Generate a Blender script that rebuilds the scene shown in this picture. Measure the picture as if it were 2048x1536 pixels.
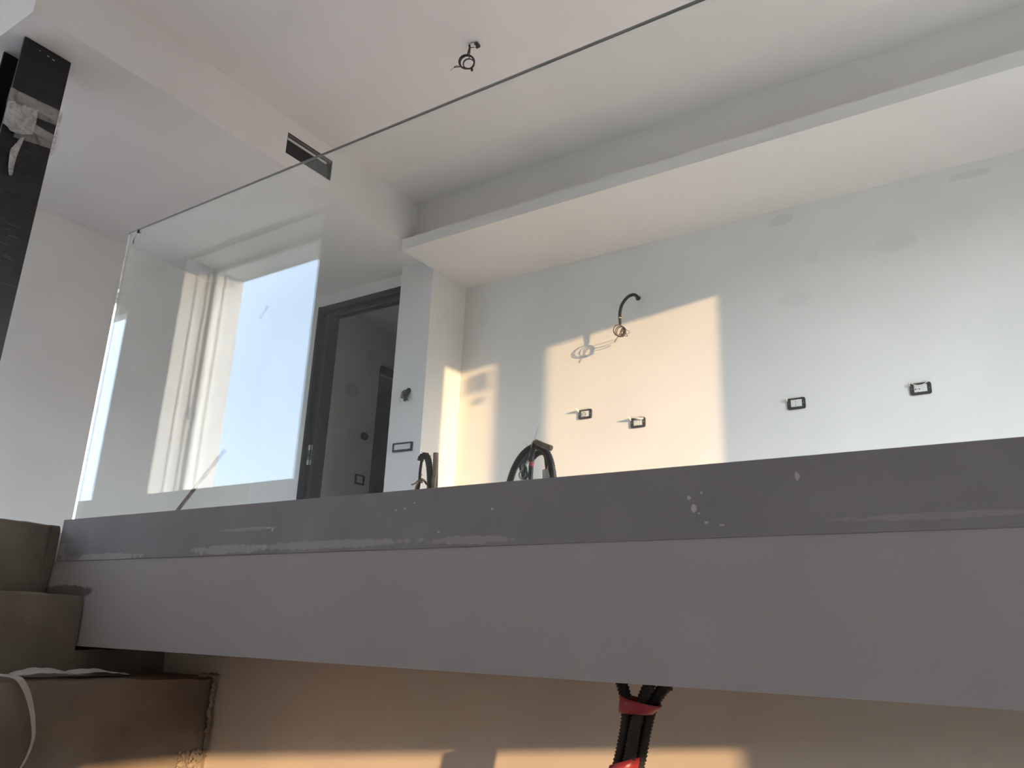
import bpy, bmesh, math, random
from mathutils import Vector, Matrix, noise
random.seed(7)
sc = bpy.context.scene
for o in list(bpy.data.objects): bpy.data.objects.remove(o)
C = sc.collection

# ------------------------------------------------------------------ camera
cam_d = bpy.data.cameras.new('camera'); cam = bpy.data.objects.new('camera', cam_d); C.objects.link(cam)
yaw, pitch, roll = map(math.radians, (-34.60094, 17.37556, 2.31096))
fw = Vector((math.sin(yaw)*math.cos(pitch), math.cos(yaw)*math.cos(pitch), math.sin(pitch)))
r0 = Vector((math.cos(yaw), -math.sin(yaw), 0)); u0 = r0.cross(fw)
rt = math.cos(roll)*r0 + math.sin(roll)*u0; up = -math.sin(roll)*r0 + math.cos(roll)*u0
m = Matrix.Identity(4)
for i in range(3):
    m[i][0] = rt[i]; m[i][1] = up[i]; m[i][2] = -fw[i]
cam.matrix_world = m
cam_d.sensor_width = 36; cam_d.lens = 1638.1/2048*36; cam_d.clip_start = .02; cam_d.clip_end = 500
sc.camera = cam

# ------------------------------------------------------------------ sky, sun, exposure
SUN_DIR = Vector((-1, .4425, -.11)).normalized()          # the way the light travels
world = bpy.data.worlds.new('world'); sc.world = world; world.use_nodes = True
nt = world.node_tree; bg = nt.nodes['Background']
def WN(kind, **kw):
    n = nt.nodes.new(kind)
    for k, v in kw.items(): setattr(n, k, v)
    return n
# evening sky: pale blue, whiter at the horizon, warmer on the side of the low sun
geo = WN('ShaderNodeTexCoord'); sep = WN('ShaderNodeSeparateXYZ'); nt.links.new(geo.outputs['Generated'], sep.inputs[0])
grad = WN('ShaderNodeValToRGB'); nt.links.new(sep.outputs[2], grad.inputs[0])
grad.color_ramp.elements[0].position = 0.0; grad.color_ramp.elements[0].color = (.57, .73, 1.0, 1)
grad.color_ramp.elements[1].position = .8; grad.color_ramp.elements[1].color = (.60, .76, 1.0, 1)
dot = WN('ShaderNodeVectorMath', operation='DOT_PRODUCT'); dot.inputs[1].default_value = -SUN_DIR; nt.links.new(geo.outputs['Generated'], dot.inputs[0])
clampd = WN('ShaderNodeMath', operation='MAXIMUM'); clampd.inputs[1].default_value = 0; nt.links.new(dot.outputs['Value'], clampd.inputs[0])
pw = WN('ShaderNodeMath', operation='POWER'); pw.inputs[1].default_value = 2.5; nt.links.new(clampd.outputs[0], pw.inputs[0])
gs = WN('ShaderNodeMath', operation='MULTIPLY'); gs.inputs[1].default_value = 4.1; nt.links.new(pw.outputs[0], gs.inputs[0])
gc = WN('ShaderNodeVectorMath', operation='SCALE'); gc.inputs[0].default_value = (1.0, .99, .99); nt.links.new(gs.outputs[0], gc.inputs['Scale'])
glow = WN('ShaderNodeVectorMath', operation='ADD'); nt.links.new(grad.outputs[0], glow.inputs[0]); nt.links.new(gc.outputs[0], glow.inputs[1])
nt.links.new(glow.outputs[0], bg.inputs[0]); bg.inputs[1].default_value = 6.2
sl = bpy.data.lights.new('sun', 'SUN'); sl.energy = 4.75; sl.color = (1, .635, .32); sl.angle = math.radians(.6)
so = bpy.data.objects.new('sun', sl); C.objects.link(so)
so.rotation_euler = SUN_DIR.to_track_quat('-Z', 'Y').to_euler(); so.location = (8, -4, 4)
def portal(name, loc, rot, sx, sy):
    l = bpy.data.lights.new(name, 'AREA'); l.shape = 'RECTANGLE'; l.size = sx; l.size_y = sy
    l.cycles.is_portal = True
    o = bpy.data.objects.new(name, l); C.objects.link(o); o.location = loc; o.rotation_euler = rot
portal('portal_back', (-5.29, -1.80, 2.07), (math.radians(90), 0, 0), 1.75, 2.14)
portal('portal_french', (1.62, 2.92, 1.45), (0, math.radians(90), 0), 2.36, 1.42)
portal('portal_lower', (1.62, .25, -.26), (0, math.radians(90), 0), .70, 1.32)
cy = sc.cycles; cy.max_bounces = 7; cy.diffuse_bounces = 4; cy.glossy_bounces = 4; cy.transmission_bounces = 8; cy.transparent_max_bounces = 12
vs = sc.view_settings
vs.view_transform = 'Standard'; vs.look = 'None'; vs.gamma = 1; vs.use_curve_mapping = False; vs.exposure = 0.44

# ------------------------------------------------------------------ materials
MATS = {}
def new_mat(name):
    mt = bpy.data.materials.new(name); mt.use_nodes = True
    MATS[name] = mt
    return mt, mt.node_tree, mt.node_tree.nodes['Principled BSDF']
def N(t, kind, **kw):
    n = t.nodes.new(kind)
    for k, v in kw.items(): setattr(n, k, v)
    return n
def pmat(name, col, rough=.6, metal=0, var=.06, scale=6, bump=.0, bscale=120, spec=.4, col2=None, detail=5):
    """procedural material: base colour broken up by two noises, fine relief by a third"""
    mt, t, b = new_mat(name)
    tc = N(t, 'ShaderNodeTexCoord')
    n1 = N(t, 'ShaderNodeTexNoise'); n1.inputs['Scale'].default_value = scale; n1.inputs['Detail'].default_value = detail
    t.links.new(tc.outputs['Object'], n1.inputs['Vector'])
    cr = N(t, 'ShaderNodeValToRGB')
    c2 = col2 or tuple(max(0, c*(1-var)) for c in col)
    c1 = col if col2 else tuple(min(1, c*(1+var*.5)) for c in col)
    cr.color_ramp.elements[0].position = .35; cr.color_ramp.elements[0].color = (*c2, 1)
    cr.color_ramp.elements[1].position = .65; cr.color_ramp.elements[1].color = (*c1, 1)
    t.links.new(n1.outputs[0], cr.inputs[0]); t.links.new(cr.outputs[0], b.inputs['Base Color'])
    b.inputs['Roughness'].default_value = rough; b.inputs['Metallic'].default_value = metal
    b.inputs['Specular IOR Level'].default_value = spec
    if bump:
        n2 = N(t, 'ShaderNodeTexNoise'); n2.inputs['Scale'].default_value = bscale; n2.inputs['Detail'].default_value = 4
        t.links.new(tc.outputs['Object'], n2.inputs['Vector'])
        bp = N(t, 'ShaderNodeBump'); bp.inputs['Strength'].default_value = bump; bp.inputs['Distance'].default_value = .004
        t.links.new(n2.outputs[0], bp.inputs['Height']); t.links.new(bp.outputs[0], b.inputs['Normal'])
    return mt
def stain(mt, centre, radii, col, amount, nscale=9, ragged=.5):
    """a blot with its own ragged outline, mixed over the base colour"""
    t = mt.node_tree; b = t.nodes['Principled BSDF']
    src = b.inputs['Base Color'].links[0].from_socket
    tc = N(t, 'ShaderNodeTexCoord'); mp = N(t, 'ShaderNodeVectorMath', operation='SUBTRACT')
    mp.inputs[1].default_value = centre; t.links.new(tc.outputs['Object'], mp.inputs[0])
    sc_ = N(t, 'ShaderNodeVectorMath', operation='DIVIDE'); sc_.inputs[1].default_value = radii
    t.links.new(mp.outputs[0], sc_.inputs[0])
    ln = N(t, 'ShaderNodeVectorMath', operation='LENGTH'); t.links.new(sc_.outputs[0], ln.inputs[0])
    ns = t.nodes.get('stain_noise_%g' % nscale)                      # one noise shared by all blots of a surface
    if ns is None:
        ns = N(t, 'ShaderNodeTexNoise'); ns.name = 'stain_noise_%g' % nscale; ns.inputs['Scale'].default_value = nscale; ns.inputs['Detail'].default_value = 4
        t.links.new(tc.outputs['Object'], ns.inputs['Vector'])
    ad = N(t, 'ShaderNodeMath', operation='MULTIPLY_ADD'); ad.inputs[1].default_value = ragged*2; 
    t.links.new(ns.outputs[0], ad.inputs[0]); t.links.new(ln.outputs['Value'], ad.inputs[2])
    mr = N(t, 'ShaderNodeMapRange'); mr.inputs[1].default_value = 1+ragged-.1; mr.inputs[2].default_value = 1+ragged+.1
    mr.inputs[3].default_value = amount; mr.inputs[4].default_value = 0
    t.links.new(ad.outputs[0], mr.inputs[0])
    mx = N(t, 'ShaderNodeMix', data_type='RGBA'); t.links.new(mr.outputs[0], mx.inputs[0])
    t.links.new(src, mx.inputs[6]); mx.inputs[7].default_value = (*col, 1)
    t.links.new(mx.outputs[2], b.inputs['Base Color'])

WHITE = (.83, .81, .785)
pmat('plaster', WHITE, .85, var=.03, scale=2.2, spec=.2, detail=2)
pmat('plaster_wall', WHITE, .85, var=.03, scale=2.0, spec=.2, detail=2)
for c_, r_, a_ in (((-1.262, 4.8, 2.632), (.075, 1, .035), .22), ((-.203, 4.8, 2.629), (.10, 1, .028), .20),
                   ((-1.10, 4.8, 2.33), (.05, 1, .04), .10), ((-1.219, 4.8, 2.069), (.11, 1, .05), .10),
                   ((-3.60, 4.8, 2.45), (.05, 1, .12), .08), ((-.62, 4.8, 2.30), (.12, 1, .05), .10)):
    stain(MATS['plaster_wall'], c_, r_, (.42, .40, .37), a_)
pmat('plaster_ceiling', (.85, .805, .785), .9, var=.025, scale=1.6, spec=.15, detail=2)
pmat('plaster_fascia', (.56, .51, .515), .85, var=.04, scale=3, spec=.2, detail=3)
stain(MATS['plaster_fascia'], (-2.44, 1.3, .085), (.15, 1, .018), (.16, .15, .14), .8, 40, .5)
pmat('plaster_lower', (.84, .72, .61), .9, var=.05, scale=3, spec=.15, detail=3)
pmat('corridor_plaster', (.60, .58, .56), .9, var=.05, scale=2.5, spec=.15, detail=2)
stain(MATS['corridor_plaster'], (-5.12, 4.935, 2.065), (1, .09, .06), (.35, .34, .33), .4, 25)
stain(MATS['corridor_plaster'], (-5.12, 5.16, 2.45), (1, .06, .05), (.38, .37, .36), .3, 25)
pmat('side_room_paint', (.42, .36, .40), .9, var=.05)
pmat('steel_paint_grey', (.355, .33, .34), .62, var=.10, scale=5, bump=.05, bscale=200, spec=.35)
# dried plaster smeared along the lower edge of the grey channel
_m = MATS['steel_paint_grey']
for c_, r_, a_ in (((-2.28, 1.3, .180), (.19, 1, .010), .55), ((-1.72, 1.3, .186), (.14, 1, .011), .5), ((-1.38, 1.3, .188), (.24, 1, .009), .45),
                   ((-1.66, 1.3, .233), (.10, 1, .004), .35), ((-.98, 1.3, .185), (.10, 1, .008), .4), ((-.15, 1.3, .192), (.13, 1, .005), .25),
                   ((-2.47, 1.3, .205), (.045, 1, .02), .3)):
    stain(_m, c_, r_, (.64, .61, .60), a_, 60, .7)
stain(_m, (-2.42, 1.3, .215), (.06, 1, .05), (.27, .26, .28), .6, 14, .5)
stain(_m, (-1.12, 1.3, .255), (.10, 1, .03), (.33, .31, .32), .4, 14, .5)
pmat('splat_white', (.68, .65, .65), .8)
pmat('black_steel', (.011, .0105, .012), .5, var=.08, scale=3, spec=.3)
pmat('stretch_film_steel', (.016, .0145, .016), .38, var=.4, scale=14, spec=.35)
pmat('jamb_steel', (.022, .026, .031), .5, metal=.0, var=.06, scale=3, spec=.3)
pmat('track_alu', (.07, .073, .078), .5, metal=.2, var=.05, scale=3)
pmat('latch_white', (.62, .60, .56), .5)
pmat('lock_grey', (.18, .18, .18), .4, metal=.5)
pmat('chrome', (.8, .8, .8), .15, metal=1)
pmat('black_plastic', (.020, .020, .022), .45, var=.2, scale=40, spec=.45)
pmat('frame_plastic', (.045, .043, .050), .5, var=.15, scale=40)
pmat('conduit_black', (.012, .010, .009), .45, var=.5, scale=18, spec=.32, col2=(.036, .028, .022))
pmat('conduit_brown', (.16, .105, .075), .55, var=.3, scale=40)
pmat('socket_white', (.78, .76, .72), .45, var=.03)
pmat('hole_dark', (.03, .03, .03), .7)
pmat('screw_metal', (.6, .6, .6), .3, metal=1)
pmat('wire_grey', (.085, .075, .065), .5, var=.4, scale=60)
pmat('wire_green', (.060, .095, .070), .5, var=.5, scale=50)
pmat('wire_brown', (.24, .11, .065), .5, var=.3, scale=50)
pmat('wire_clear', (.45, .42, .36), .5)
pmat('copper', (.75, .42, .26), .35, metal=.8)
pmat('red_tape', (.40, .035, .045), .35, var=.15, scale=30, spec=.5)
pmat('concrete', (.31, .255, .21), .92, var=.4, scale=4, bump=.6, bscale=45, spec=.15, col2=(.20, .160, .130), detail=8)
pmat('mortar', (.42, .35, .28), .95, var=.3, scale=30, bump=.6, bscale=80, spec=.1)
pmat('strap_fabric', (.62, .60, .56), .8, var=.1, scale=60)
pmat('paper', (.66, .63, .60), .85, var=.06, scale=20)
pmat('wood_stick', (.34, .25, .19), .7, var=.35, scale=30)
pmat('window_white', (.82, .82, .80), .4, var=.02)
pmat('render_white', (.72, .71, .69), .85, var=.03, detail=2)
pmat('sticker_paper', (.75, .72, .66), .7)
pmat('blind_beige', (.66, .62, .52), .8, var=.05, scale=50)
pmat('screed', (.84, .775, .725), .9, var=.2, scale=3, detail=2)
pmat('screed_grey', (.42, .43, .46), .9, var=.15, scale=3, detail=2)
pmat('balcony_tile', (.74, .68, .60), .7, var=.06, scale=3)
pmat('tile_floor', (.30, .27, .24), .6, var=.12, scale=3)
pmat('terrain', (.16, .15, .12), .95, var=.3, scale=.2)
pmat('handle_dark', (.10, .10, .10), .4, metal=.5)
pmat('vent_brown', (.20, .16, .14), .6)

def glass_pane_mat():
    # thin architectural pane: clear where looked through, mirror-like at grazing angles (same for every ray)
    mt, t, b = new_mat('window_glass'); t.nodes.remove(b)
    out = t.nodes['Material Output']
    lw = N(t, 'ShaderNodeLayerWeight'); lw.inputs['Blend'].default_value = .5
    pw = N(t, 'ShaderNodeMath', operation='POWER'); pw.inputs[1].default_value = 5; t.links.new(lw.outputs['Facing'], pw.inputs[0])
    ma = N(t, 'ShaderNodeMath', operation='MULTIPLY_ADD'); ma.inputs[1].default_value = .95; ma.inputs[2].default_value = .045
    t.links.new(pw.outputs[0], ma.inputs[0])
    tr = N(t, 'ShaderNodeBsdfTransparent'); tr.inputs[0].default_value = (.97, .985, .98, 1)
    gl = N(t, 'ShaderNodeBsdfGlossy'); gl.inputs['Roughness'].default_value = .0
    mx = N(t, 'ShaderNodeMixShader'); t.links.new(ma.outputs[0], mx.inputs[0]); t.links.new(tr.outputs[0], mx.inputs[1]); t.links.new(gl.outputs[0], mx.inputs[2])
    t.links.new(mx.outputs[0], out.inputs[0])
glass_pane_mat()
def blind_mat():
    mt, t, b = new_mat('blind_fabric'); out = t.nodes['Material Output']
    tc = N(t, 'ShaderNodeTexCoord'); w = N(t, 'ShaderNodeTexNoise'); w.inputs['Scale'].default_value = 220; t.links.new(tc.outputs['Object'], w.inputs['Vector'])
    cr = N(t, 'ShaderNodeValToRGB'); cr.color_ramp.elements[0].color = (.66, .64, .57, 1); cr.color_ramp.elements[1].color = (.78, .76, .70, 1)
    t.links.new(w.outputs[0], cr.inputs[0]); t.links.new(cr.outputs[0], b.inputs['Base Color']); b.inputs['Roughness'].default_value = .9
    tl = N(t, 'ShaderNodeBsdfTranslucent'); t.links.new(cr.outputs[0], tl.inputs[0])
    mx = N(t, 'ShaderNodeMixShader'); mx.inputs[0].default_value = .45; t.links.new(b.outputs[0], mx.inputs[1]); t.links.new(tl.outputs[0], mx.inputs[2]); t.links.new(mx.outputs[0], out.inputs[0])
blind_mat()
def balustrade_mat():
    mt, t, b = new_mat('balustrade_glass')
    b.inputs['Base Color'].default_value = (.93, .975, .955, 1); b.inputs['Roughness'].default_value = 0
    b.inputs['IOR'].default_value = 1.47; b.inputs['Transmission Weight'].default_value = 1
    # faint uneven tint, as float glass has
    tc = N(t, 'ShaderNodeTexCoord'); n1 = N(t, 'ShaderNodeTexNoise'); n1.inputs['Scale'].default_value = .8
    t.links.new(tc.outputs['Object'], n1.inputs['Vector'])
    cr = N(t, 'ShaderNodeValToRGB'); cr.color_ramp.elements[0].color = (.925, .970, .950, 1); cr.color_ramp.elements[1].color = (.94, .978, .962, 1)
    t.links.new(n1.outputs[0], cr.inputs[0]); t.links.new(cr.outputs[0], b.inputs['Base Color'])
balustrade_mat()
pmat('glass_edge', (.36, .355, .345), .5, var=.15, scale=9, spec=.4)
def film_mat():
    mt, t, b = new_mat('plastic_film'); out = t.nodes['Material Output']
    b.inputs['Base Color'].default_value = (.60, .58, .57, 1); b.inputs['Roughness'].default_value = .4
    tc = N(t, 'ShaderNodeTexCoord'); n1 = N(t, 'ShaderNodeTexNoise'); n1.inputs['Scale'].default_value = 22; n1.inputs['Detail'].default_value = 6; n1.inputs['Distortion'].default_value = 1.2
    t.links.new(tc.outputs['Object'], n1.inputs['Vector'])
    mr = N(t, 'ShaderNodeMapRange'); mr.inputs[1].default_value = .3; mr.inputs[2].default_value = .75; mr.inputs[3].default_value = .06; mr.inputs[4].default_value = .40
    t.links.new(n1.outputs[0], mr.inputs[0])
    tr = N(t, 'ShaderNodeBsdfTransparent'); mx = N(t, 'ShaderNodeMixShader')
    t.links.new(mr.outputs[0], mx.inputs[0]); t.links.new(tr.outputs[0], mx.inputs[1]); t.links.new(b.outputs[0], mx.inputs[2])
    t.links.new(mx.outputs[0], out.inputs[0])
    mt2 = mt.copy(); mt2.name = 'film_bunch'; MATS['film_bunch'] = mt2
    for n in mt2.node_tree.nodes:
        if n.type == 'MAP_RANGE': n.inputs[3].default_value = .42; n.inputs[4].default_value = .95
film_mat()

# ------------------------------------------------------------------ mesh building
class MB:
    def __init__(s): s.v = []; s.f = []
    def add(s, vs, fs):
        k = len(s.v); s.v += [tuple(p) for p in vs]; s.f += [tuple(i+k for i in f) for f in fs]; return s
    def box(s, x0, x1, y0, y1, z0, z1):
        vs = [(x, y, z) for z in (z0, z1) for y in (y0, y1) for x in (x0, x1)]
        return s.add(vs, [(0,2,3,1), (4,5,7,6), (0,1,5,4), (2,6,7,3), (0,4,6,2), (1,3,7,5)])
    def prism_y(s, poly, y0, y1):                                   # poly in (x, z), anticlockwise seen from -y
        n = len(poly)
        vs = [(x, y0, z) for x, z in poly] + [(x, y1, z) for x, z in poly]
        fs = [tuple(range(n)), tuple(reversed(range(n, 2*n)))] + [((i+1) % n, i, i+n, (i+1) % n+n) for i in range(n)]
        return s.add(vs, fs)
    def ring(s, outer, inner, y0, y1):                              # frame with equal point counts, in (x, z)
        n = len(outer)
        vs = [(x, y0, z) for x, z in outer]+[(x, y0, z) for x, z in inner]+[(x, y1, z) for x, z in outer]+[(x, y1, z) for x, z in inner]
        fs = []
        for i in range(n):
            j = (i+1) % n
            fs += [(i, j, n+j, n+i), (2*n+j, 2*n+i, 3*n+i, 3*n+j), (j, i, 2*n+i, 2*n+j), (n+i, n+j, 3*n+j, 3*n+i)]
        return s.add(vs, fs)
    def tube(s, pts, rad, seg=8, corr=None, cap=True, flat=1.0):
        """sweep along points; corr=(pitch, depth) makes the ribs of corrugated conduit"""
        P = [Vector(p) for p in pts]
        if corr:
            P = resample(P, corr[0]/2)
        rads = []
        for i in range(len(P)):
            r = rad(i/(len(P)-1)) if callable(rad) else rad
            if corr and i % 2: r -= corr[1]
            rads.append(r)
        T = [(P[min(i+1, len(P)-1)]-P[max(i-1, 0)]).normalized() for i in range(len(P))]
        a = Vector((0, 0, 1)) if abs(T[0].z) < .9 else Vector((1, 0, 0))
        nrm = (a - T[0]*a.dot(T[0])).normalized()
        vs = []
        for p, t, r in zip(P, T, rads):
            nrm = (nrm - t*nrm.dot(t)).normalized(); b = t.cross(nrm)
            vs += [p + (nrm*math.cos(q)+b*math.sin(q)*flat)*r for q in [2*math.pi*k/seg for k in range(seg)]]
        fs = []
        for i in range(len(P)-1):
            for k in range(seg):
                k2 = (k+1) % seg
                fs.append((i*seg+k, i*seg+k2, (i+1)*seg+k2, (i+1)*seg+k))
        if cap: fs += [tuple(reversed(range(seg))), tuple(range((len(P)-1)*seg, len(P)*seg))]
        return s.add(vs, fs)
    def sheet(s, grid, thick=.0006):                                # grid of points [row][col] with a real thickness
        R, K = len(grid), len(grid[0]); G_ = [[Vector(p) for p in row] for row in grid]
        nn = []
        for i in range(R):
            for j in range(K):
                du = G_[i][min(j+1, K-1)]-G_[i][max(j-1, 0)]; dv = G_[min(i+1, R-1)][j]-G_[max(i-1, 0)][j]
                n = du.cross(dv); nn.append(n.normalized() if n.length > 1e-9 else Vector((0, -1, 0)))
        top = [G_[i][j]+nn[i*K+j]*thick/2 for i in range(R) for j in range(K)]
        bot = [G_[i][j]-nn[i*K+j]*thick/2 for i in range(R) for j in range(K)]
        o = R*K; fs = []
        for i in range(R-1):
            for j in range(K-1):
                a, b, c, d = i*K+j, i*K+j+1, (i+1)*K+j+1, (i+1)*K+j
                fs += [(a, b, c, d), (o+d, o+c, o+b, o+a)]
        edge = [j for j in range(K)]+[i*K+K-1 for i in range(1, R)]+[(R-1)*K+j for j in range(K-2, -1, -1)]+[i*K for i in range(R-2, 0, -1)]
        for q in range(len(edge)):
            a, b = edge[q], edge[(q+1) % len(edge)]; fs.append((b, a, o+a, o+b))
        return s.add(top+bot, fs)
    def build(s, name, mat, parent=None, smooth=False, bevel=0, segs=2):
        off = Vector((0, 0, 0)); q = parent
        while q is not None:
            off += Vector(q.location); q = q.parent
        me = bpy.data.meshes.new(name); me.from_pydata([tuple(Vector(p)-off) for p in s.v], [], s.f); me.update()
        bm = bmesh.new(); bm.from_mesh(me); bmesh.ops.recalc_face_normals(bm, faces=bm.faces); bm.to_mesh(me); bm.free()
        o = bpy.data.objects.new(name, me); C.objects.link(o); o.data.materials.append(MATS[mat])
        if parent is not None: o.parent = parent
        if smooth:
            for p in me.polygons: p.use_smooth = True
        if bevel:
            b = o.modifiers.new('bevel', 'BEVEL'); b.width = bevel; b.segments = segs; b.limit_method = 'ANGLE'
        return o
def resample(P, step):
    d = [0]
    for a, b in zip(P, P[1:]): d.append(d[-1]+(b-a).length)
    n = max(3, int(d[-1]/step)); out = []; j = 0
    for i in range(n+1):
        t = d[-1]*i/n
        while j < len(P)-2 and d[j+1] < t: j += 1
        k = (t-d[j])/max(1e-9, d[j+1]-d[j]); out.append(P[j].lerp(P[j+1], min(1, max(0, k))))
    return out
def spline(pts, n=10):
    P = [Vector(p) for p in pts]; P = [2*P[0]-P[1]]+P+[2*P[-1]-P[-2]]; out = []
    for i in range(1, len(P)-2):
        a, b, c, d = P[i-1:i+3]
        for k in range(n):
            t = k/n
            out.append(.5*((2*b)+(-a+c)*t+(2*a-5*b+4*c-d)*t*t+(-a+3*b-3*c+d)*t**3))
    out.append(P[-2]); return out
def tag(o, label=None, cat=None, group=None, kind=None):
    if label: o['label'] = label
    if cat: o['category'] = cat
    if group: o['group'] = group
    if kind: o['kind'] = kind
    return o
def thing(name, loc, label=None, cat=None, group=None, kind=None):
    o = bpy.data.objects.new(name, None); C.objects.link(o); o.location = loc; o.empty_display_size = .05
    return tag(o, label, cat, group, kind)
def struct(name, mb, mat, label=None, **kw):
    return tag(mb.build(name, mat, **kw), label, kind='structure')
def rrect(x0, x1, z0, z1, r, n=4):
    out = []
    for cx, cz, a in ((x1-r, z1-r, 0), (x0+r, z1-r, 90), (x0+r, z0+r, 180), (x1-r, z0+r, 270)):
        for k in range(n+1):
            t = math.radians(a+90*k/n); out.append((cx+r*math.cos(t), cz+r*math.sin(t)))
    return out
def disc_y(mb, x, z, r, y0, y1, n=12):
    mb.prism_y([(x+r*math.cos(2*math.pi*k/n), z+r*math.sin(2*math.pi*k/n)) for k in range(n)], y0, y1)

# ------------------------------------------------------------------ levels of the place (camera at the origin)
W = 4.8; XR = 1.2; ZT = 3.138; ZL = 2.793; ZREC = 2.703; XC = -3.797; XL = -5.75; ZF = .28; ZLOW = -1.556
YB = -1.16                                       # inner face of the wall behind the camera

# ------------------------------------------------------------------ room shell
struct('ceiling', MB().box(-9.3, XR+.4, YB-.61, 8.4, ZT, ZT+.25), 'plaster_ceiling', 'flat white upper ceiling with a wire coil hanging from it')
# bulkhead over the landing, with the opening for the air vent cut into its right-hand face
b = MB(); b.box(-9.0, -4.10, 1.328, 4.60, ZL, ZT)
vy0, vy1, vz0, vz1 = 2.878, 3.277, 2.889, 3.040
b.box(-4.10, XC, 1.328, vy0, ZL, ZT).box(-4.10, XC, vy1, 4.60, ZL, ZT).box(-4.10, XC, vy0, vy1, ZL, vz0).box(-4.10, XC, vy0, vy1, vz1, ZT)
struct('ceiling_bulkhead', b, 'plaster_ceiling', 'lowered white ceiling bulkhead above the landing and black column')
struct('ceiling_cove', MB().box(XC, XR, 4.145, W+.1, ZREC, ZT).box(XC, XR, 4.017, 4.145, ZREC, ZL-.004), 'plaster_ceiling', 'dropped ceiling strip along the wall with the sockets')
struct('wall_back', MB().box(XC-.2, XR, W, W+.2, 0, ZT), 'plaster_wall', 'white plaster wall with sunlight patch and sockets')
struct('wall_pillar', MB().box(-4.12, XC, 4.385, W+.15, ZF-.02, ZL+.1), 'plaster', 'white wall return beside the doorway')
struct('wall_left', MB().box(XL-.2, XL, 1.45, 4.49, ZF-.02, ZL+.05), 'plaster', 'white wall of the landing behind the glass')
struct('wall_door', MB().box(XL, -5.155, 4.485, 4.62, ZF-.02, ZL+.05).box(-5.155, -4.12, 4.485, 4.62, 2.692, ZL+.05), 'plaster', 'white wall around the pocket doorway')
# corridor behind the doorway
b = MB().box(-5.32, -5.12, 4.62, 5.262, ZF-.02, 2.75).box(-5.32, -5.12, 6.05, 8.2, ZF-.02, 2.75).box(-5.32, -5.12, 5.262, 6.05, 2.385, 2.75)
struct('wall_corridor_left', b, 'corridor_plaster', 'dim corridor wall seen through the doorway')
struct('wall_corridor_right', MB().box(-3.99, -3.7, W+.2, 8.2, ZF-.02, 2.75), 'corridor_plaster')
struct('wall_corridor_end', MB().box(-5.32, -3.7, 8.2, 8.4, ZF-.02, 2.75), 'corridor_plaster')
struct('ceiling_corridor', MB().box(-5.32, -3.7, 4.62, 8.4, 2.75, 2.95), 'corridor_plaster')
struct('wall_side_room', MB().box(-6.9, -6.7, 5.0, 6.4, ZF-.02, 2.6).box(-6.7, -5.32, 5.0, 5.15, ZF-.02, 2.6).box(-6.7, -5.32, 6.2, 6.4, ZF-.02, 2.6).box(-6.7, -5.32, 5.15, 6.2, 2.5, 2.6), 'side_room_paint')
# wall behind the camera with two tall windows at landing level
wx0, wx1, wz0, wz1 = -6.15, -4.43, 1.015, 3.122
ux0, ux1 = -8.35, -6.97
b = MB(); y0, y1 = YB-.61, YB
b.box(-9.2, ux0, y0, y1, ZLOW-.2, ZT).box(ux0, ux1, y0, y1, ZLOW-.2, wz0).box(ux0, ux1, y0, y1, wz1, ZT)
b.box(ux1, wx0, y0, y1, ZLOW-.2, ZT).box(wx0, wx1, y0, y1, ZLOW-.2, wz0).box(wx0, wx1, y0, y1, wz1, ZT).box(wx1, XR+.4, y0, y1, ZLOW-.2, ZT)
struct('wall_front', b, 'render_white')
struct('wall_landing_end', MB().box(-9.2, -9.0, YB, 1.65, ZLOW, ZT), 'plaster')
struct('wall_landing_side', MB().box(-9.0, XL-.2, 1.45, 1.65, ZF-.02, ZL), 'plaster')
# right-hand wall with the french window upstairs and a wide window downstairs
fy0, fy1, fz1 = 2.22, 3.62, 2.62
ly0, ly1, lz0, lz1 = -.40, .90, -.60, .085
b = MB(); x0, x1 = XR, XR+.40
b.box(x0, x1, fy1, W+.2, ZLOW-.2, ZT).box(x0, x1, fy0, fy1, fz1, ZT).box(x0, x1, fy0, fy1, ZLOW-.2, ZF).box(x0, x1, ly1, fy0, ZLOW-.2, ZT)
b.box(x0, x1, ly0, ly1, lz1, ZT).box(x0, x1, ly0, ly1, ZLOW-.2, lz0).box(x0, x1, YB, ly0, ZLOW-.2, ZT)
struct('wall_right', b, 'plaster')
# floors
struct('floor', MB().box(-2.3, XR, YB, 1.70, ZLOW-.2, ZLOW), 'tile_floor')
struct('floor_mezzanine', MB().box(-4.6, XR, 1.42, 8.3, .10, ZF), 'screed')
struct('floor_landing', MB().box(-9.0, -2.79, YB, 1.42, .10, ZF).box(-9.0, -4.6, 1.42, 8.3, .10, ZF), 'screed_grey')
struct('wall_lower', MB().box(-3.6, XR, 1.58, 1.72, ZLOW, .10), 'plaster_lower', 'beige wall below the mezzanine edge')
struct('wall_stair_side', MB().box(-9.0, -2.795, .25, .37, ZLOW, .10), 'plaster_lower')
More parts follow.
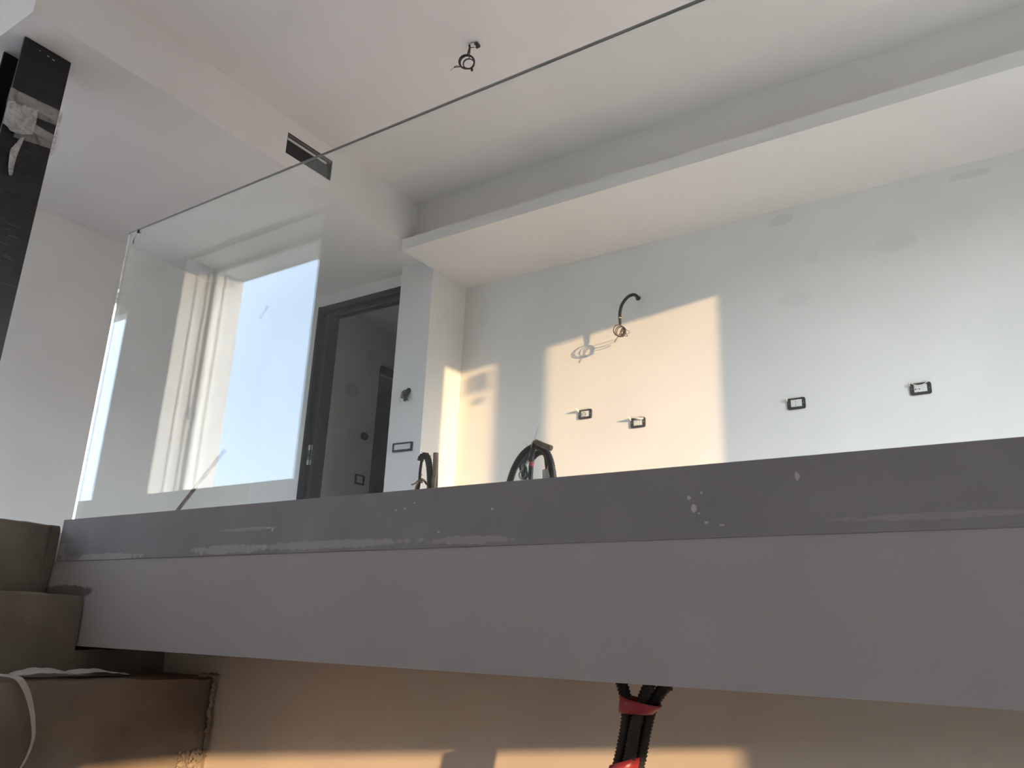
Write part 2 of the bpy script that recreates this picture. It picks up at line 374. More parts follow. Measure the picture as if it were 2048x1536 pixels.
# slab edge: white fascia with the notch where the stair tread meets it, grey steel glass channel on top
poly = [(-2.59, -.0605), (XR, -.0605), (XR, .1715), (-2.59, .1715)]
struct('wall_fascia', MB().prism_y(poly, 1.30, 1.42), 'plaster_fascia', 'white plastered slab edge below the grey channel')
ch = struct('trim_1', MB().box(-2.515, XR, 1.2975, 1.3105, .1715, .295).box(-2.515, XR, 1.3105, 1.334, .1715, .186).box(-2.515, XR, 1.334, 1.346, .1715, .295), 'steel_paint_grey', 'grey painted steel channel holding the glass balustrade', bevel=.0012)
spl = [(-.517, .222, .010, .013), (-.525, .240, .006, .006), (-.503, .247, .004, .004), (-.508, .213, .004, .003), (-.4955, .197, .007, .004), (-.345, .262, .007, .014),
       (-1.58, .233, .014, .004), (-1.565, .229, .006, .008), (-1.18, .254, .007, .003), (-1.155, .255, .006, .003), (-1.13, .266, .004, .003), (-1.06, .203, .004, .004), (-.93, .243, .005, .004), (-.47, .192, .008, .003)]
for i, (x, z, a, c_) in enumerate(spl):
    n = 11; a *= .55; c_ *= .55; pts = [(x+a*(.75+.5*random.random())*math.cos(2*math.pi*k/n), z+c_*(.75+.5*random.random())*math.sin(2*math.pi*k/n)) for k in range(n)]
    MB().prism_y(pts, 1.2967, 1.2976).build('plaster_splat', 'splat_white', ch)
hb = MB(); pr = []  # unseen ridge, added and shaped to block low light through the right-hand windows
for i in range(61):
    t = i/60; ang = math.radians(-110+165*t); d_ = 130
    pr.append((d_*math.cos(ang), d_*math.sin(ang), d_*(.079+.062*math.exp(-((math.degrees(ang)-5)/9)**2)+.006*noise.noise(Vector((t*9, 0, 2)))+.002*noise.noise(Vector((t*40, 0, 5))))))
hv = []
for x_, y_, h_ in pr: hv += [(x_, y_, -5), (x_, y_, h_), (x_*1.15, y_*1.15, h_), (x_*1.15, y_*1.15, -5)]
hb.add(hv, [(4*i+a, 4*i+b_, 4*i+4+b_, 4*i+4+a) for i in range(60) for a, b_ in ((0, 1), (1, 2), (2, 3))]+[(0, 1, 2, 3), (240, 243, 242, 241)])
struct('light_blocking_ridge', hb, 'terrain')
struct('ground', MB().box(-150, 150, -150, 150, -5.2, -5.0), 'terrain')

# ------------------------------------------------------------------ windows
def pane_y(x0, x1, y, z0, z1): return MB().box(x0, x1, y-.002, y+.002, z0, z1)
w1 = thing('window_1', (wx0, YB-.31, wz0), 'tall window mirrored in the glass balustrade', kind='structure')
yf = YB-.31
fr = MB().box(wx0, wx0+.055, yf-.03, yf+.03, wz0, wz1).box(wx1-.055, wx1, yf-.03, yf+.03, wz0, wz1).box(wx0+.055, wx1-.055, yf-.03, yf+.03, wz1-.05, wz1).box(wx0+.055, wx1-.055, yf-.03, yf+.03, wz0, wz0+.06)
fr.build('frame', 'window_white', w1, bevel=.004)
MB().box(wx0, wx0+.020, yf+.05, yf+.075, wz0, wz1).build('shutter_guide', 'window_white', w1, bevel=.003)
MB().box(wx0, wx0+.012, yf+.16, yf+.185, wz0, wz1).build('bead', 'window_white', w1, bevel=.003)
MB().box(wx0, wx0+.016, yf-.13, yf-.10, wz0, wz1).build('bead', 'window_white', w1, bevel=.003)
MB().box(wx0+.012, wx0+.030, yf+.035, yf+.075, 1.70, 1.80).build('hinge', 'handle_dark', w1, bevel=.003)
MB().box(wx0, wx1, yf+.27, yf+.29, wz1-.006, wz1-.001).build('head_slot', 'handle_dark', w1)
pane_y(wx0+.05, wx1-.05, yf, wz0+.055, wz1-.045).build('pane', 'window_glass', w1)
w2 = thing('window_2', (ux0, yf, wz0), kind='structure')
fr = MB().box(ux0, ux0+.06, yf-.03, yf+.03, wz0, wz1).box(ux1-.06, ux1, yf-.03, yf+.03, wz0, wz1).box(ux0+.06, ux1-.06, yf-.03, yf+.03, wz1-.06, wz1).box(ux0+.06, ux1-.06, yf-.03, yf+.03, wz0, wz0+.06)
fr.build('frame', 'window_white', w2, bevel=.004)
pane_y(ux0+.055, ux1-.055, yf, wz0+.055, wz1-.055).build('pane', 'window_glass', w2)
# french window (sun comes in here): two leaves
w3 = thing('window_3', (XR+.2, fy0, ZF), kind='structure')
xf0, xf1 = XR+.10, XR+.16
fr = MB().box(xf0, xf1, fy0, fy0+.045, ZF, fz1).box(xf0, xf1, fy1-.045, fy1, ZF, fz1).box(xf0, xf1, fy0+.045, fy1-.045, fz1-.042, fz1)
fr.build('frame', 'window_white', w3, bevel=.003)
def sash(a, g0, g1, b_, zh):
    s = MB().box(xf0, xf1, a, g0, ZF, fz1-.045).box(xf0, xf1, g1, b_, ZF, fz1-.045).box(xf0, xf1, g0, g1, zh, fz1-.045).box(xf0, xf1, g0, g1, ZF, ZF+.12)
    o = s.build('sash', 'window_white', w3, bevel=.003)
    MB().box(xf0+.028, xf0+.032, g0-.01, g1+.01, ZF+.11, zh+.01).build('pane', 'window_glass', o)
    return o
XW = xf0+.03; KY = .4425; KZ = .11                      # slopes of the sun's rays, to set the glass edges against the light on the wall
def yw(x, y): return y-(XW-x)*KY
zh = 2.205+(XW+1.685)*KZ
s1 = sash(fy0+.05, yw(XC, 4.533), yw(-3.439, W), (yw(-3.439, W)+yw(-3.03, W))/2-.002, zh); s2 = sash((yw(-3.439, W)+yw(-3.03, W))/2+.002, yw(-3.03, W), yw(-1.685, W), fy1-.05, zh)
za = KZ*(XW+3.64); MB().box(xf0+.024, xf0+.0275, yw(-3.768, W), yw(-3.515, W), 1.79+za, 1.945+za).build('sticker', 'sticker_paper', s1)
b = MB(); n = 14; b.add([(xf0+xx, yw(-3.615, W)+.030*math.cos(2*math.pi*k/n), 1.728+za+.034*math.sin(2*math.pi*k/n)) for xx in (.024, .0275) for k in range(n)],
    [tuple(range(n)), tuple(range(2*n-1, n-1, -1))]+[(k, (k+1) % n, n+(k+1) % n, n+k) for k in range(n)]); b.build('sticker', 'sticker_paper', s1)
yh = (yw(-3.439, W)+yw(-3.03, W))/2; MB().tube([(xf0-.002, yh, 1.36), (xf0-.05, yh, 1.36), (xf0-.055, yh, 1.35), (xf0-.055, yh, 1.25)], .009, 8).build('handle', 'handle_dark', w3, smooth=True)
w4 = thing('window_4', (XR+.2, ly0, lz0), kind='structure')
lg = yw(-.527, 1.58); lh = -.168+KZ*(XW+.527)
fr = MB().box(xf0, xf1, ly0, ly0+.05, lz0, lz1).box(xf0, xf1, lg, ly1, lz0, lz1).box(xf0, xf1, ly0+.05, lg, lh, lz1).box(xf0, xf1, ly0+.05, lg, lz0, lz0+.06)
fr.build('frame', 'window_white', w4, bevel=.003)
MB().box(xf0+.028, xf0+.032, ly0+.045, lg+.005, lz0+.05, lh+.005).build('pane', 'window_glass', w4)
bl = thing('roller_blind', (ux0, YB-.2, wz1), 'beige roller blind rolled up at the far window head', 'blind')
MB().box(ux0+.01, ux1-.01, YB-.200, YB-.197, 2.90, wz1-.05).build('fabric', 'blind_fabric', bl)
MB().tube([(ux0+.01, YB-.19, wz1-.03), (ux1-.01, YB-.19, wz1-.03)], .022, 14).build('roller', 'window_white', bl, smooth=True)
MB().box(ux0+.01, ux1-.01, YB-.208, YB-.190, 2.89, 2.91).build('bottom_bar', 'window_white', bl)

# ------------------------------------------------------------------ pocket doorway
d1 = thing('door_1', (-5.1, 4.5, ZF), 'black steel pocket door frame in the doorway', kind='structure')
MB().box(-5.155, -5.130, 4.480, 4.62, ZF, 2.692).build('jamb_lip', 'jamb_steel', d1)
MB().box(-5.130, -5.055, 4.53, 4.60, ZF, 2.615).build('jamb', 'black_steel', d1)
MB().box(-5.055, -5.030, 4.500, 4.62, ZF, 2.615).build('jamb_lip', 'jamb_steel', d1)
MB().box(-5.130, -4.12, 4.486, 4.512, 2.655, 2.692).build('head_track', 'jamb_steel', d1)
MB().box(-5.130, -4.12, 4.520, 4.548, 2.635, 2.692).build('head_track', 'black_steel', d1)
MB().box(-5.130, -4.12, 4.556, 4.584, 2.625, 2.692).build('head_track', 'track_alu', d1)
MB().box(-5.130, -4.12, 4.592, 4.620, 2.608, 2.692).build('head_track', 'black_steel', d1)
for zz in (1.452, 1.328):
    MB().box(-5.127, -5.098, 4.518, 4.531, zz-.022, zz+.022).build('latch_plate', 'latch_white', d1, bevel=.004)
    MB().box(-5.088, -5.058, 4.518, 4.531, zz-.024, zz+.020).build('latch_plate', 'latch_white', d1, bevel=.004)
MB().box(-5.128, -5.057, 4.522, 4.531, 1.350, 1.430).build('lock_plate', 'lock_grey', d1, bevel=.002)
b = MB(); disc_y(b, -5.108, 1.385, .006, 4.515, 4.523); b.build('screw', 'chrome', d1)
MB().tube(spline([(-5.092, 4.517, 1.50), (-5.090, 4.515, 1.44), (-5.094, 4.515, 1.38), (-5.092, 4.516, 1.29)]), .0035, 6).build('cord', 'black_plastic', d1)
d2 = thing('door_2', (-5.12, 5.6, ZF), 'second doorway inside the dim corridor', kind='structure')
MB().box(-5.125, -5.085, 5.262, 6.05, 2.320, 2.385).build('head_track', 'black_steel', d2)
MB().box(-5.30, -5.122, 5.262, 5.270, ZF, 2.320).build('jamb', 'black_steel', d2)

# ------------------------------------------------------------------ air vent in the bulkhead
av = thing('air_vent', (XC, (vy0+vy1)/2, vz0), 'black rectangular vent opening high in the white bulkhead', 'vent')
b = MB(); t_ = .006; xb = -4.07
b.box(xb, XC-.004, vy0, vy0+t_, vz0, vz1).box(xb, XC-.004, vy1-t_, vy1, vz0, vz1).box(xb, XC-.004, vy0+t_, vy1-t_, vz0, vz0+t_).box(xb, XC-.004, vy0+t_, vy1-t_, vz1-t_, vz1).box(xb, xb+t_, vy0+t_, vy1-t_, vz0+t_, vz1-t_)
b.build('housing', 'black_steel', av)
MB().box(XC-.035, XC-.028, vy0+.008, vy1-.008, vz0+.008, vz1-.034).build('damper_plate', 'black_plastic', av)
MB().box(XC-.050, XC-.020, vy0+.008, vy1-.035, vz1-.032, vz1-.022).build('slot_lip', 'window_white', av)
MB().box(XC-.050, XC-.004, vy0+.008, vy1-.008, vz1-.016, vz1-.007).build('slot_strip', 'vent_brown', av)

# ------------------------------------------------------------------ glass balustrade
gx0, gz1, gy0, gy1 = -2.498, 1.262, 1.3125, 1.3300
def glass_panel(x0, x1, label):
    g = thing('glass_panel', ((x0+x1)/2, 1.32, .20), label, 'glass panel')
    o = MB().box(x0, x1, gy0, gy1, .188, gz1).build('pane', 'balustrade_glass', g, bevel=.0007, segs=1)
    o.data.materials.append(MATS['glass_edge'])                      # grey top edge
    for p in o.data.polygons:
        if p.normal.z > .9: p.material_index = 1
    MB().box(x0+.002, x1-.002, gy1-.0004, gy1+.0006, gz1-.0016, gz1-.0002).build('painted_glint', 'window_white', g)  # white strip added as a painted glint along the back top edge
    return g
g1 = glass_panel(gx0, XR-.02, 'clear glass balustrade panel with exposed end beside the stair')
b = MB(); b.sheet([[(-2.436+.010*t+.004*math.sin(9*s), gy0-.003-.004*math.sin(3*t+s), 1.252-.012*s) for t in (0, .5, 1)] for s in (0, .5, 1)])
b.sheet([[(-2.430-.024*s+.006*t, gy0-.003-.006*math.sin(3*s), 1.245-.040*s+.003*t) for t in (0, 1)] for s in (0, .25, .5, .75, 1)]); b.build('film_scrap', 'handle_dark', g1)
MB().add([(-1.759, gy1+.0002, .812), (-1.748, gy1+.0002, .806), (-1.720, gy1+.0002, .838), (-1.731, gy1+.0002, .844), (-1.759, gy1+.0008, .812), (-1.748, gy1+.0008, .806), (-1.720, gy1+.0008, .838), (-1.731, gy1+.0008, .844)],
    [(0, 1, 2, 3), (4, 7, 6, 5), (0, 4, 5, 1), (1, 5, 6, 2), (2, 6, 7, 3), (3, 7, 4, 0)]).build('tape', 'wood_stick', g1)

# ------------------------------------------------------------------ stair
st = thing('concrete_stair', (-2.3, 1.0, ZLOW), 'rough unfinished concrete stair rising to the landing', 'stairs')
RISE = .204
def step(x_riser, x_back, ztop, ye, zbot):
    bm = bmesh.new()
    nx, ny, nz = 8, 34, 8; ys = .37
    def P(i, j, k):
        x = x_back+(x_riser-x_back)*i/nx; y = ys+(ye-ys)*j/ny; z = zbot+(ztop-zbot)*k/nz
        v = Vector((x, y, z))
        if i == nx or k == nz:                                       # worn, hand-trowelled faces
            n1 = noise.noise(v*14)*.0035+noise.noise(v*45)*.0018
            if i == nx: x += n1
            if k == nz: z += n1
            if i == nx and k == nz: x -= .006; z -= .006; z += noise.noise(v*30)*.003
            if i == nx and j == ny: x -= .006+.006*noise.noise(v*40)
        return Vector((x, y, z))
    cache = {}
    def vtx(i, j, k):
        if (i, j, k) not in cache: cache[(i, j, k)] = bm.verts.new(P(i, j, k))
        return cache[(i, j, k)]
    for a in range(nx):
        for c_ in range(ny):
            bm.faces.new([vtx(a, c_, nz), vtx(a+1, c_, nz), vtx(a+1, c_+1, nz), vtx(a, c_+1, nz)])
            bm.faces.new([vtx(a, c_, 0), vtx(a, c_+1, 0), vtx(a+1, c_+1, 0), vtx(a+1, c_, 0)])
        for c_ in range(nz):
            bm.faces.new([vtx(a, 0, c_), vtx(a+1, 0, c_), vtx(a+1, 0, c_+1), vtx(a, 0, c_+1)])
            bm.faces.new([vtx(a, ny, c_), vtx(a, ny, c_+1), vtx(a+1, ny, c_+1), vtx(a+1, ny, c_)])
    for a in range(ny):
        for c_ in range(nz):
            bm.faces.new([vtx(nx, a, c_), vtx(nx, a+1, c_), vtx(nx, a+1, c_+1), vtx(nx, a, c_+1)])
            bm.faces.new([vtx(0, a, c_), vtx(0, a, c_+1), vtx(0, a+1, c_+1), vtx(0, a+1, c_)])
    bmesh.ops.recalc_face_normals(bm, faces=bm.faces)
    off = Vector(st.location)
    for v in bm.verts: v.co -= off
    me = bpy.data.meshes.new('step'); bm.to_mesh(me); bm.free()
    o = bpy.data.objects.new('step', me); C.objects.link(o); o.parent = st; me.materials.append(MATS['concrete'])
    for p in me.polygons: p.use_smooth = True
    mod = o.modifiers.new('edges', 'EDGE_SPLIT'); mod.split_angle = math.radians(50)
    return o
tops = [(-2.555, -2.785, .280, 1.296), (-2.310, -2.555, .074, 1.296)]
step(-2.528, -2.788, .280, 1.295, -.14)
MB().prism_y([(-2.54, .08), (-2.530, .110), (-2.526, .150), (-2.5185, .172), (-2.5165, .215), (-2.5175, .262), (-2.524, .276), (-2.54, .278)], 1.27, 1.2962).build('mortar_fillet', 'concrete', st, bevel=.003)
step(-2.310, -2.526, .074, 1.295, -.14)
step(-2.310, -2.788, -.065, 1.578, -.45)                              # core of that tread, below the slab edge
k = 0
x = -2.062; z = -.130
while z > ZLOW+.05:
    step(x, x-.25, z, 1.578, ZLOW)
    x += .25; z -= RISE if k else RISE+.035; k += 1
# mortar left in the joint between the tread and the lower wall, and against the fascia
b = MB(); rr = random.Random(3)
for i in range(60):
    t = i/59; zz = -.135-.20*t; bx = -2.060+.010*noise.noise(Vector((0, 0, zz*30)))
    q = .004+.006*rr.random(); cx, cy, cz = bx+.002, 1.571-.006*rr.random(), zz
    vs_ = [(cx+q*a*1.2, cy+q*b_*.8, cz+q*c_) for a, b_, c_ in ((1, 0, 0), (-1, 0, 0), (0, 1, 0), (0, -1, 0), (0, 0, 1), (0, 0, -1))]
    b.add(vs_, [(0, 2, 4), (2, 1, 4), (1, 3, 4), (3, 0, 4), (2, 0, 5), (1, 2, 5), (3, 1, 5), (0, 3, 5)])
for i in range(70):
    t = rr.random(); yy = 1.56-.09*t*rr.random(); q = .003+.005*rr.random(); cx, cy, cz = -2.058+.004*rr.random(), yy, -.318-.05*rr.random()
    b.add([(cx+q*a, cy+q*b_, cz+q*c_) for a, b_, c_ in ((1, 0, 0), (-1, 0, 0), (0, 1, 0), (0, -1, 0), (0, 0, 1), (0, 0, -1))], [(0, 2, 4), (2, 1, 4), (1, 3, 4), (3, 0, 4), (2, 0, 5), (1, 2, 5), (3, 1, 5), (0, 3, 5)])
tag(b.build('mortar_crumbs', 'mortar', st), kind='stuff')
b = MB()
for i in range(26):
    t = i/25; q = .003+.006*rr.random(); cx, cy, cz = -2.055+.02*rr.random(), 1.565-.06*t, -.126+.004*rr.random()
    b.add([(cx+q*a*1.5, cy+q*b_*1.5, cz+q*c_*.8) for a, b_, c_ in ((1, 0, 0), (-1, 0, 0), (0, 1, 0), (0, -1, 0), (0, 0, 1), (0, 0, -1))], [(0, 2, 4), (2, 1, 4), (1, 3, 4), (3, 0, 4), (2, 0, 5), (1, 2, 5), (3, 1, 5), (0, 3, 5)])
tag(b.build('mortar_crumbs', 'concrete', st), kind='stuff')
# strap and paper on the tread
sp = thing('packing_strap', (-2.06, 1.04, -.13), 'pale fabric strap hanging over the lowest visible step', 'strap')
path = spline([(-2.16, .93, -.118), (-2.09, .985, -.120), (-2.056, 1.022, -.124), (-2.046, 1.040, -.142), (-2.046, 1.060, -.175), (-2.045, 1.076, -.218), (-2.044, 1.084, -.260), (-2.043, 1.074, -.305), (-2.042, 1.052, -.345), (-2.041, 1.03, -.40)], 6)
def wd(t): return .0075 if t < .3 else .0075-.004*min(1, (t-.3)/.35)
b = MB().sheet([[Vector(p)+Vector((0, w*wd(i/(len(path)-1)), w*.002)) for w in (-1, 0, 1)] for i, p in enumerate(path)], .0012); b.build('ribbon', 'strap_fabric', sp, smooth=False)
ps = thing('paper_scrap', (-2.12, 1.15, -.13), 'thin white paper scraps lying on the concrete step', 'paper')
def scrap(y0, y1, xoff, h, zb):
    n = 10; rows = []
    for j in range(4):
        rows.append([(-2.082-xoff-.022*j, y0+(y1-y0)*i/n, zb+.002+h*math.sin(math.pi*min(1, i/n*1.05))*(.5+.25*j)+.003*noise.noise(Vector((i*.7, j, y0*9)))) for i in range(n+1)])
    return MB().sheet(rows, .0008)
scrap(1.05, 1.20, 0, .012, -.124).build('sheet', 'paper', ps); scrap(1.17, 1.33, .012, .009, -.124).build('sheet', 'paper', ps); scrap(.93, 1.04, .045, .003, -.126).build('sheet', 'paper', ps)

# ------------------------------------------------------------------ black H-section column wrapped in film
hc = thing('steel_column', (-4.11, 1.51, ZF), 'black steel H-section column wrapped in plastic film', 'column')
MB().box(-4.014, -4.000, 1.394, 1.628, ZF, ZL-.004).build('flange', 'stretch_film_steel', hc, bevel=.002)
MB().box(-4.226, -4.212, 1.394, 1.628, ZF, ZL-.004).build('flange', 'black_steel', hc, bevel=.002)
MB().box(-4.212, -4.014, 1.507, 1.517, ZF, ZL-.004).build('web', 'black_steel', hc)
for yy, n_ in ((1.47, 3), (1.51, 5), (1.535, 7)):                                # flecks of paint by the ceiling
    MB().box(-4.0003, -3.9992, yy, yy+.006*n_/3, 2.760-.002*n_, 2.764-.002*n_).build('paint_fleck', 'splat_white', hc)
rr = random.Random(11)
b = MB()
for i in range(46):                                                              # stretched folds of the wrapping film
    z_ = rr.uniform(1.2, 2.30); y_ = rr.uniform(1.40, 1.56); L_ = rr.uniform(.015, .06); s_ = rr.uniform(-.08, .12)
    b.tube([(-3.9994, y_, z_), (-3.9990, y_+L_/2, z_+L_*s_/2), (-3.9994, y_+L_, z_+L_*s_)], rr.uniform(.0004, .0011), 4)
tag(b.build('film_fold', 'plastic_film', hc), kind='stuff')
pf = thing('plastic_film', (-4.0, 1.5, 2.3), 'loose translucent film bunched around the black column', 'plastic film')
def band(z0f, z1f, y0=1.384, y1=1.640, rows=6, cols=22, amp=.004, xo=-3.996):
    g = []
    for r in range(rows+1):
        row = []
        for c_ in range(cols+1):
            t = c_/cols; y = y0+(y1-y0)*t; z = z0f(t)+(z1f(t)-z0f(t))*r/rows
            row.append((xo+amp+amp*noise.noise(Vector((y*45, z*60, 3)))+amp*.6*noise.noise(Vector((y*15, z*150, 1))), y, z))
        g.append(row)
    return MB().sheet(g, .0005)
band(lambda t: 2.375+.03*t, lambda t: 2.475+.02*t-.05*max(0, .45-t)*0, amp=.003).build('wrap', 'plastic_film', pf, smooth=True)
band(lambda t: 2.425-.005*t, lambda t: 2.478+.006*t, y0=1.50, amp=.004, xo=-3.995).build('fold', 'plastic_film', pf, smooth=True)
band(lambda t: 2.235+.035*t, lambda t: 2.345+.0*t, y0=1.45, amp=.003).build('wrap', 'plastic_film', pf, smooth=True)
band(lambda t: 2.305-.005*t, lambda t: 2.355-.01*t, y0=1.51, amp=.004, xo=-3.994).build('fold', 'plastic_film', pf, smooth=True)
band(lambda t: 2.275+.02*t-.03*math.sin(3*t), lambda t: 2.400+.03*t, y0=1.385, y1=1.525, amp=.013, rows=10, xo=-3.992).build('bunch', 'film_bunch', pf, smooth=True)
band(lambda t: 2.385, lambda t: 2.475, y0=1.385, y1=1.50, amp=.010, rows=10, xo=-3.990).build('fold', 'plastic_film', pf, smooth=True)
# tail hanging on the left and the wing that sticks out on the right
g = []
for r in range(13):
    t = r/12; z = 2.25-.215*t; w = .008+.034*min(t/.45, (1-t)/.55)**.8
    g.append([(-3.985+.010*math.sin(5*t+c_*2), 1.4905-.010*t-(1-c_)*w, z+.010*noise.noise(Vector((r*.7, c_*3, 0)))) for c_ in (0, .33, .66, 1)])
MB().sheet(g, .0006).build('tail', 'film_bunch', pf, smooth=True)
g = []
for r in range(13):
    t = r/12; z = 2.415-.20*t; w = .032*math.sin(math.pi*min(1, .05+t*1.0))*(1-.3*t)+.004
    g.append([(-4.002-.012*c_+.006*math.sin(7*t+2*c_), 1.630+c_*w+.003*noise.noise(Vector((r*.8, c_*2, 5))), z) for c_ in (0, .33, .66, 1)])
MB().sheet(g, .0006).build('wing', 'plastic_film', pf, smooth=True)

# ------------------------------------------------------------------ sockets on the sunlit wall
def socket(x0, x1, z0, z1, y, label, kind, flap=True, holder='flush socket boxes on the white wall', cat='socket'):
    cx, cz = (x0+x1)/2, (z0+z1)/2; w, h = x1-x0, z1-z0
    r = thing('wall_socket', (cx, y, cz), label, cat, holder)
    out = rrect(x0, x1, z0, z1, .012, 4)
    ix0, ix1, iz0, iz1 = x0+.0205, x1-.0195, z0+.0145, z1-.0105
    inn = rrect(ix0, ix1, iz0, iz1, .003, 4)
    MB().ring(out, inn, y-.010, y-.0005).build('frame', 'frame_plastic', r, bevel=.0012, segs=1)
    p = MB().box(ix0+.0008, ix1-.0008, y-.0075, y-.0008, iz0+.0008, iz1-.0008).build('module', 'socket_white', r, bevel=.001, segs=1)
    yy0, yy1 = y-.0082, y-.0074
    def dot(x, z, q):
        b = MB(); disc_y(b, x, z, q, yy0, yy1, 10); b.build('pin_hole', 'hole_dark', p)
    iw = ix1-ix0
    if kind == 'round':
        b = MB(); o_ = [(ix0+.022+.0165*math.cos(2*math.pi*k/20), cz+.0165*math.sin(2*math.pi*k/20)) for k in range(20)]
        i_ = [(ix0+.022+.0135*math.cos(2*math.pi*k/20), cz+.0135*math.sin(2*math.pi*k/20)) for k in range(20)]
        b.ring(o_, i_, y-.0085, y-.0074); b.build('earth_ring', 'lock_grey', p)
        for q in (-.009, .0, .009): dot(ix0+.022+q, cz, .0027)
        dot(ix0+.022, cz+.0115, .0022)
    elif kind == 'left3':
        for q in (-.012, 0, .012): dot(ix0+.009, cz+q+.001, .0026)
        for q in (.36, .68): MB().box(ix0+iw*q-.0005, ix0+iw*q+.0005, yy0, yy1, iz0+.002, iz1-.002).build('gap', 'lock_grey', p)
    elif kind == 'mid3':
        for q in (-.011, 0, .011): dot(cx-.004, cz+q, .0025 if q else .0016)
    elif kind == 'row3':
        for q, s in ((-.015, .0036), (-.006, .0018), (.004, .0036)): dot(cx-.010+q, cz-.002, s)
        dot(cx-.014, cz-.016, .0016)
    for sx in (x0+.0105, x1-.0095):
        b = MB(); disc_y(b, sx, cz, .0026, y-.0112, y-.0098, 8); b.build('screw', 'screw_metal', r)
    if flap:
        # strip of protective film standing out from the top edge
        a = flap; L_ = .040*a
        MB().sheet([[(x0+.003, y-.0098, z1-.020), (x0+.004, y-.0098, z1-.008), (x0+.005, y-.0098, z1+.002)], [(x0+.002, y-.010-L_*.55, z1-.008), (x0+.003, y-.010-L_*.55, z1-.001), (x0+.004, y-.010-L_*.55, z1+.005)],
                    [(x0+.0, y-.010-L_, z1+.000), (x0+.0005, y-.010-L_, z1+.002), (x0+.001, y-.010-L_, z1+.004)]], .0007).build('film_flap', 'sticker_paper', r)
        MB().sheet([[(x0+.005+(w-.03)*t, y-.0098, z1-.001) for t in (0, .5, 1)], [(x0+.004+(w-.02)*t, y-.016, z1+.003+.004*t) for t in (0, .5, 1)]], .0007).build('film_flap', 'sticker_paper', r)
    return r
socket(-2.730, -2.626, 1.479, 1.546, W, 'framed socket with one round outlet in the sunlight patch', 'round', 1)
s_ = socket(-2.331, -2.226, 1.372, 1.440, W, 'framed socket with torn film on its top edge, lowest in the sunlight patch', 'left3', 1)
MB().sheet([[(-2.345+.11*t, W-.014-.012*math.sin(3*t), 1.446-.012*t-.010*s+.004*math.sin(6*t)) for t in (0, .2, .4, .6, .8, 1)] for s in (0, 1)], .0007).build('torn_film', 'sticker_paper', s_)
socket(-1.303, -1.197, 1.371, 1.441, W, 'framed socket with three vertical pin holes right of the sunlight patch', 'mid3', .85)
s_ = socket(-.634, -.526, 1.371, 1.439, W, 'framed socket farthest right on the white wall, film folded over it', 'row3', .6)
MB().sheet([[(-.624+.085*t, W-.0115-.006*math.sin(3*t), 1.442-.020*math.sin(math.pi*t)-.005*s) for t in (0, .2, .4, .6, .8, 1)] for s in (0, 1)], .0007).build('torn_film', 'sticker_paper', s_)
# wide switch box on the wall return
yq = 4.385
sb = thing('switch_box', (-3.96, yq, 1.31), 'wide black framed switch box with blank cover on the wall return', 'switch box')
MB().ring([(-4.054, 1.283), (-3.868, 1.280), (-3.868, 1.346), (-4.054, 1.349)], [(-4.046, 1.297), (-3.880, 1.294), (-3.880, 1.338), (-4.046, 1.341)], yq-.016, yq-.0005).build('frame', 'frame_plastic', sb, bevel=.001, segs=1)
MB().box(-4.045, -3.881, yq-.006, yq-.0008, 1.297, 1.338).build('cover', 'socket_white', sb)
for x_ in (-4.015, -3.912):
    b = MB(); disc_y(b, x_, 1.289, .003, yq-.0175, yq-.0158, 8); b.build('screw', 'screw_metal', sb)
# wires hanging out of the wall return
wb = thing('wire_knot', (-3.958, yq, 1.71), 'tangle of dark green wires hanging out of the wall return', 'wires')
rr = random.Random(5)
b = MB(); disc_y(b, -3.952, 1.742, .024, yq-.004, yq-.0005, 16); b.build('box_hole', 'hole_dark', wb)
for i in range(7):
    pts = [(-3.952, yq-.003, 1.742)]
    for q in range(7):
        a = q*1.6+i; pts.append((-3.957+.028*math.cos(a)*rr.uniform(.4, 1.15), yq-.030+.024*rr.uniform(-1, 1), 1.703+.047*math.sin(a*1.1+i)*rr.uniform(.5, 1.1)))
    MB().tube(spline(pts, 6), .0021, 6).build('wire', 'wire_green' if i % 3 else 'wire_grey', wb, smooth=True)
MB().tube(spline([(-3.960, yq-.02, 1.745), (-3.985, yq-.03, 1.735), (-4.000, yq-.03, 1.715), (-3.985, yq-.03, 1.685), (-3.965, yq-.03, 1.668)], 6), .0018, 6).build('wire', 'wire_clear', wb, smooth=True)
MB().tube(spline([(-3.985, yq-.03, 1.725), (-4.004, yq-.03, 1.700), (-4.006, yq-.03, 1.672), (-3.996, yq-.03, 1.650)], 6), .0018, 6).build('wire', 'wire_clear', wb, smooth=True)
# corridor sockets (on the wall that faces right)
xq = -5.12
cs = thing('wall_socket', (xq, 5.135, 1.686), 'round dark switch mount on the dim corridor wall', 'socket')
def ring_x(b, yc, zc, ry, rz, ky, kz, x0, x1, n=20):
    o_ = [(yc+ry*math.cos(2*math.pi*k/n), zc+rz*math.sin(2*math.pi*k/n)) for k in range(n)]; i_ = [(yc+ky*math.cos(2*math.pi*k/n), zc+kz*math.sin(2*math.pi*k/n)) for k in range(n)]
    vs_ = [(x0, *p) for p in o_]+[(x0, *p) for p in i_]+[(x1, *p) for p in o_]+[(x1, *p) for p in i_]; f = []
    for i in range(n):
        j = (i+1) % n; f += [(i, j, n+j, n+i), (2*n+j, 2*n+i, 3*n+i, 3*n+j), (j, i, 2*n+i, 2*n+j), (n+i, n+j, 3*n+j, 3*n+i)]
    b.add(vs_, f); return b
ring_x(MB(), 5.135, 1.686, .046, .034, .026, .022, xq+.0005, xq+.014).build('frame', 'black_plastic', cs)
MB().box(xq+.0005, xq+.008, 5.112, 5.158, 1.666, 1.706).build('module', 'lock_grey', cs, bevel=.004)
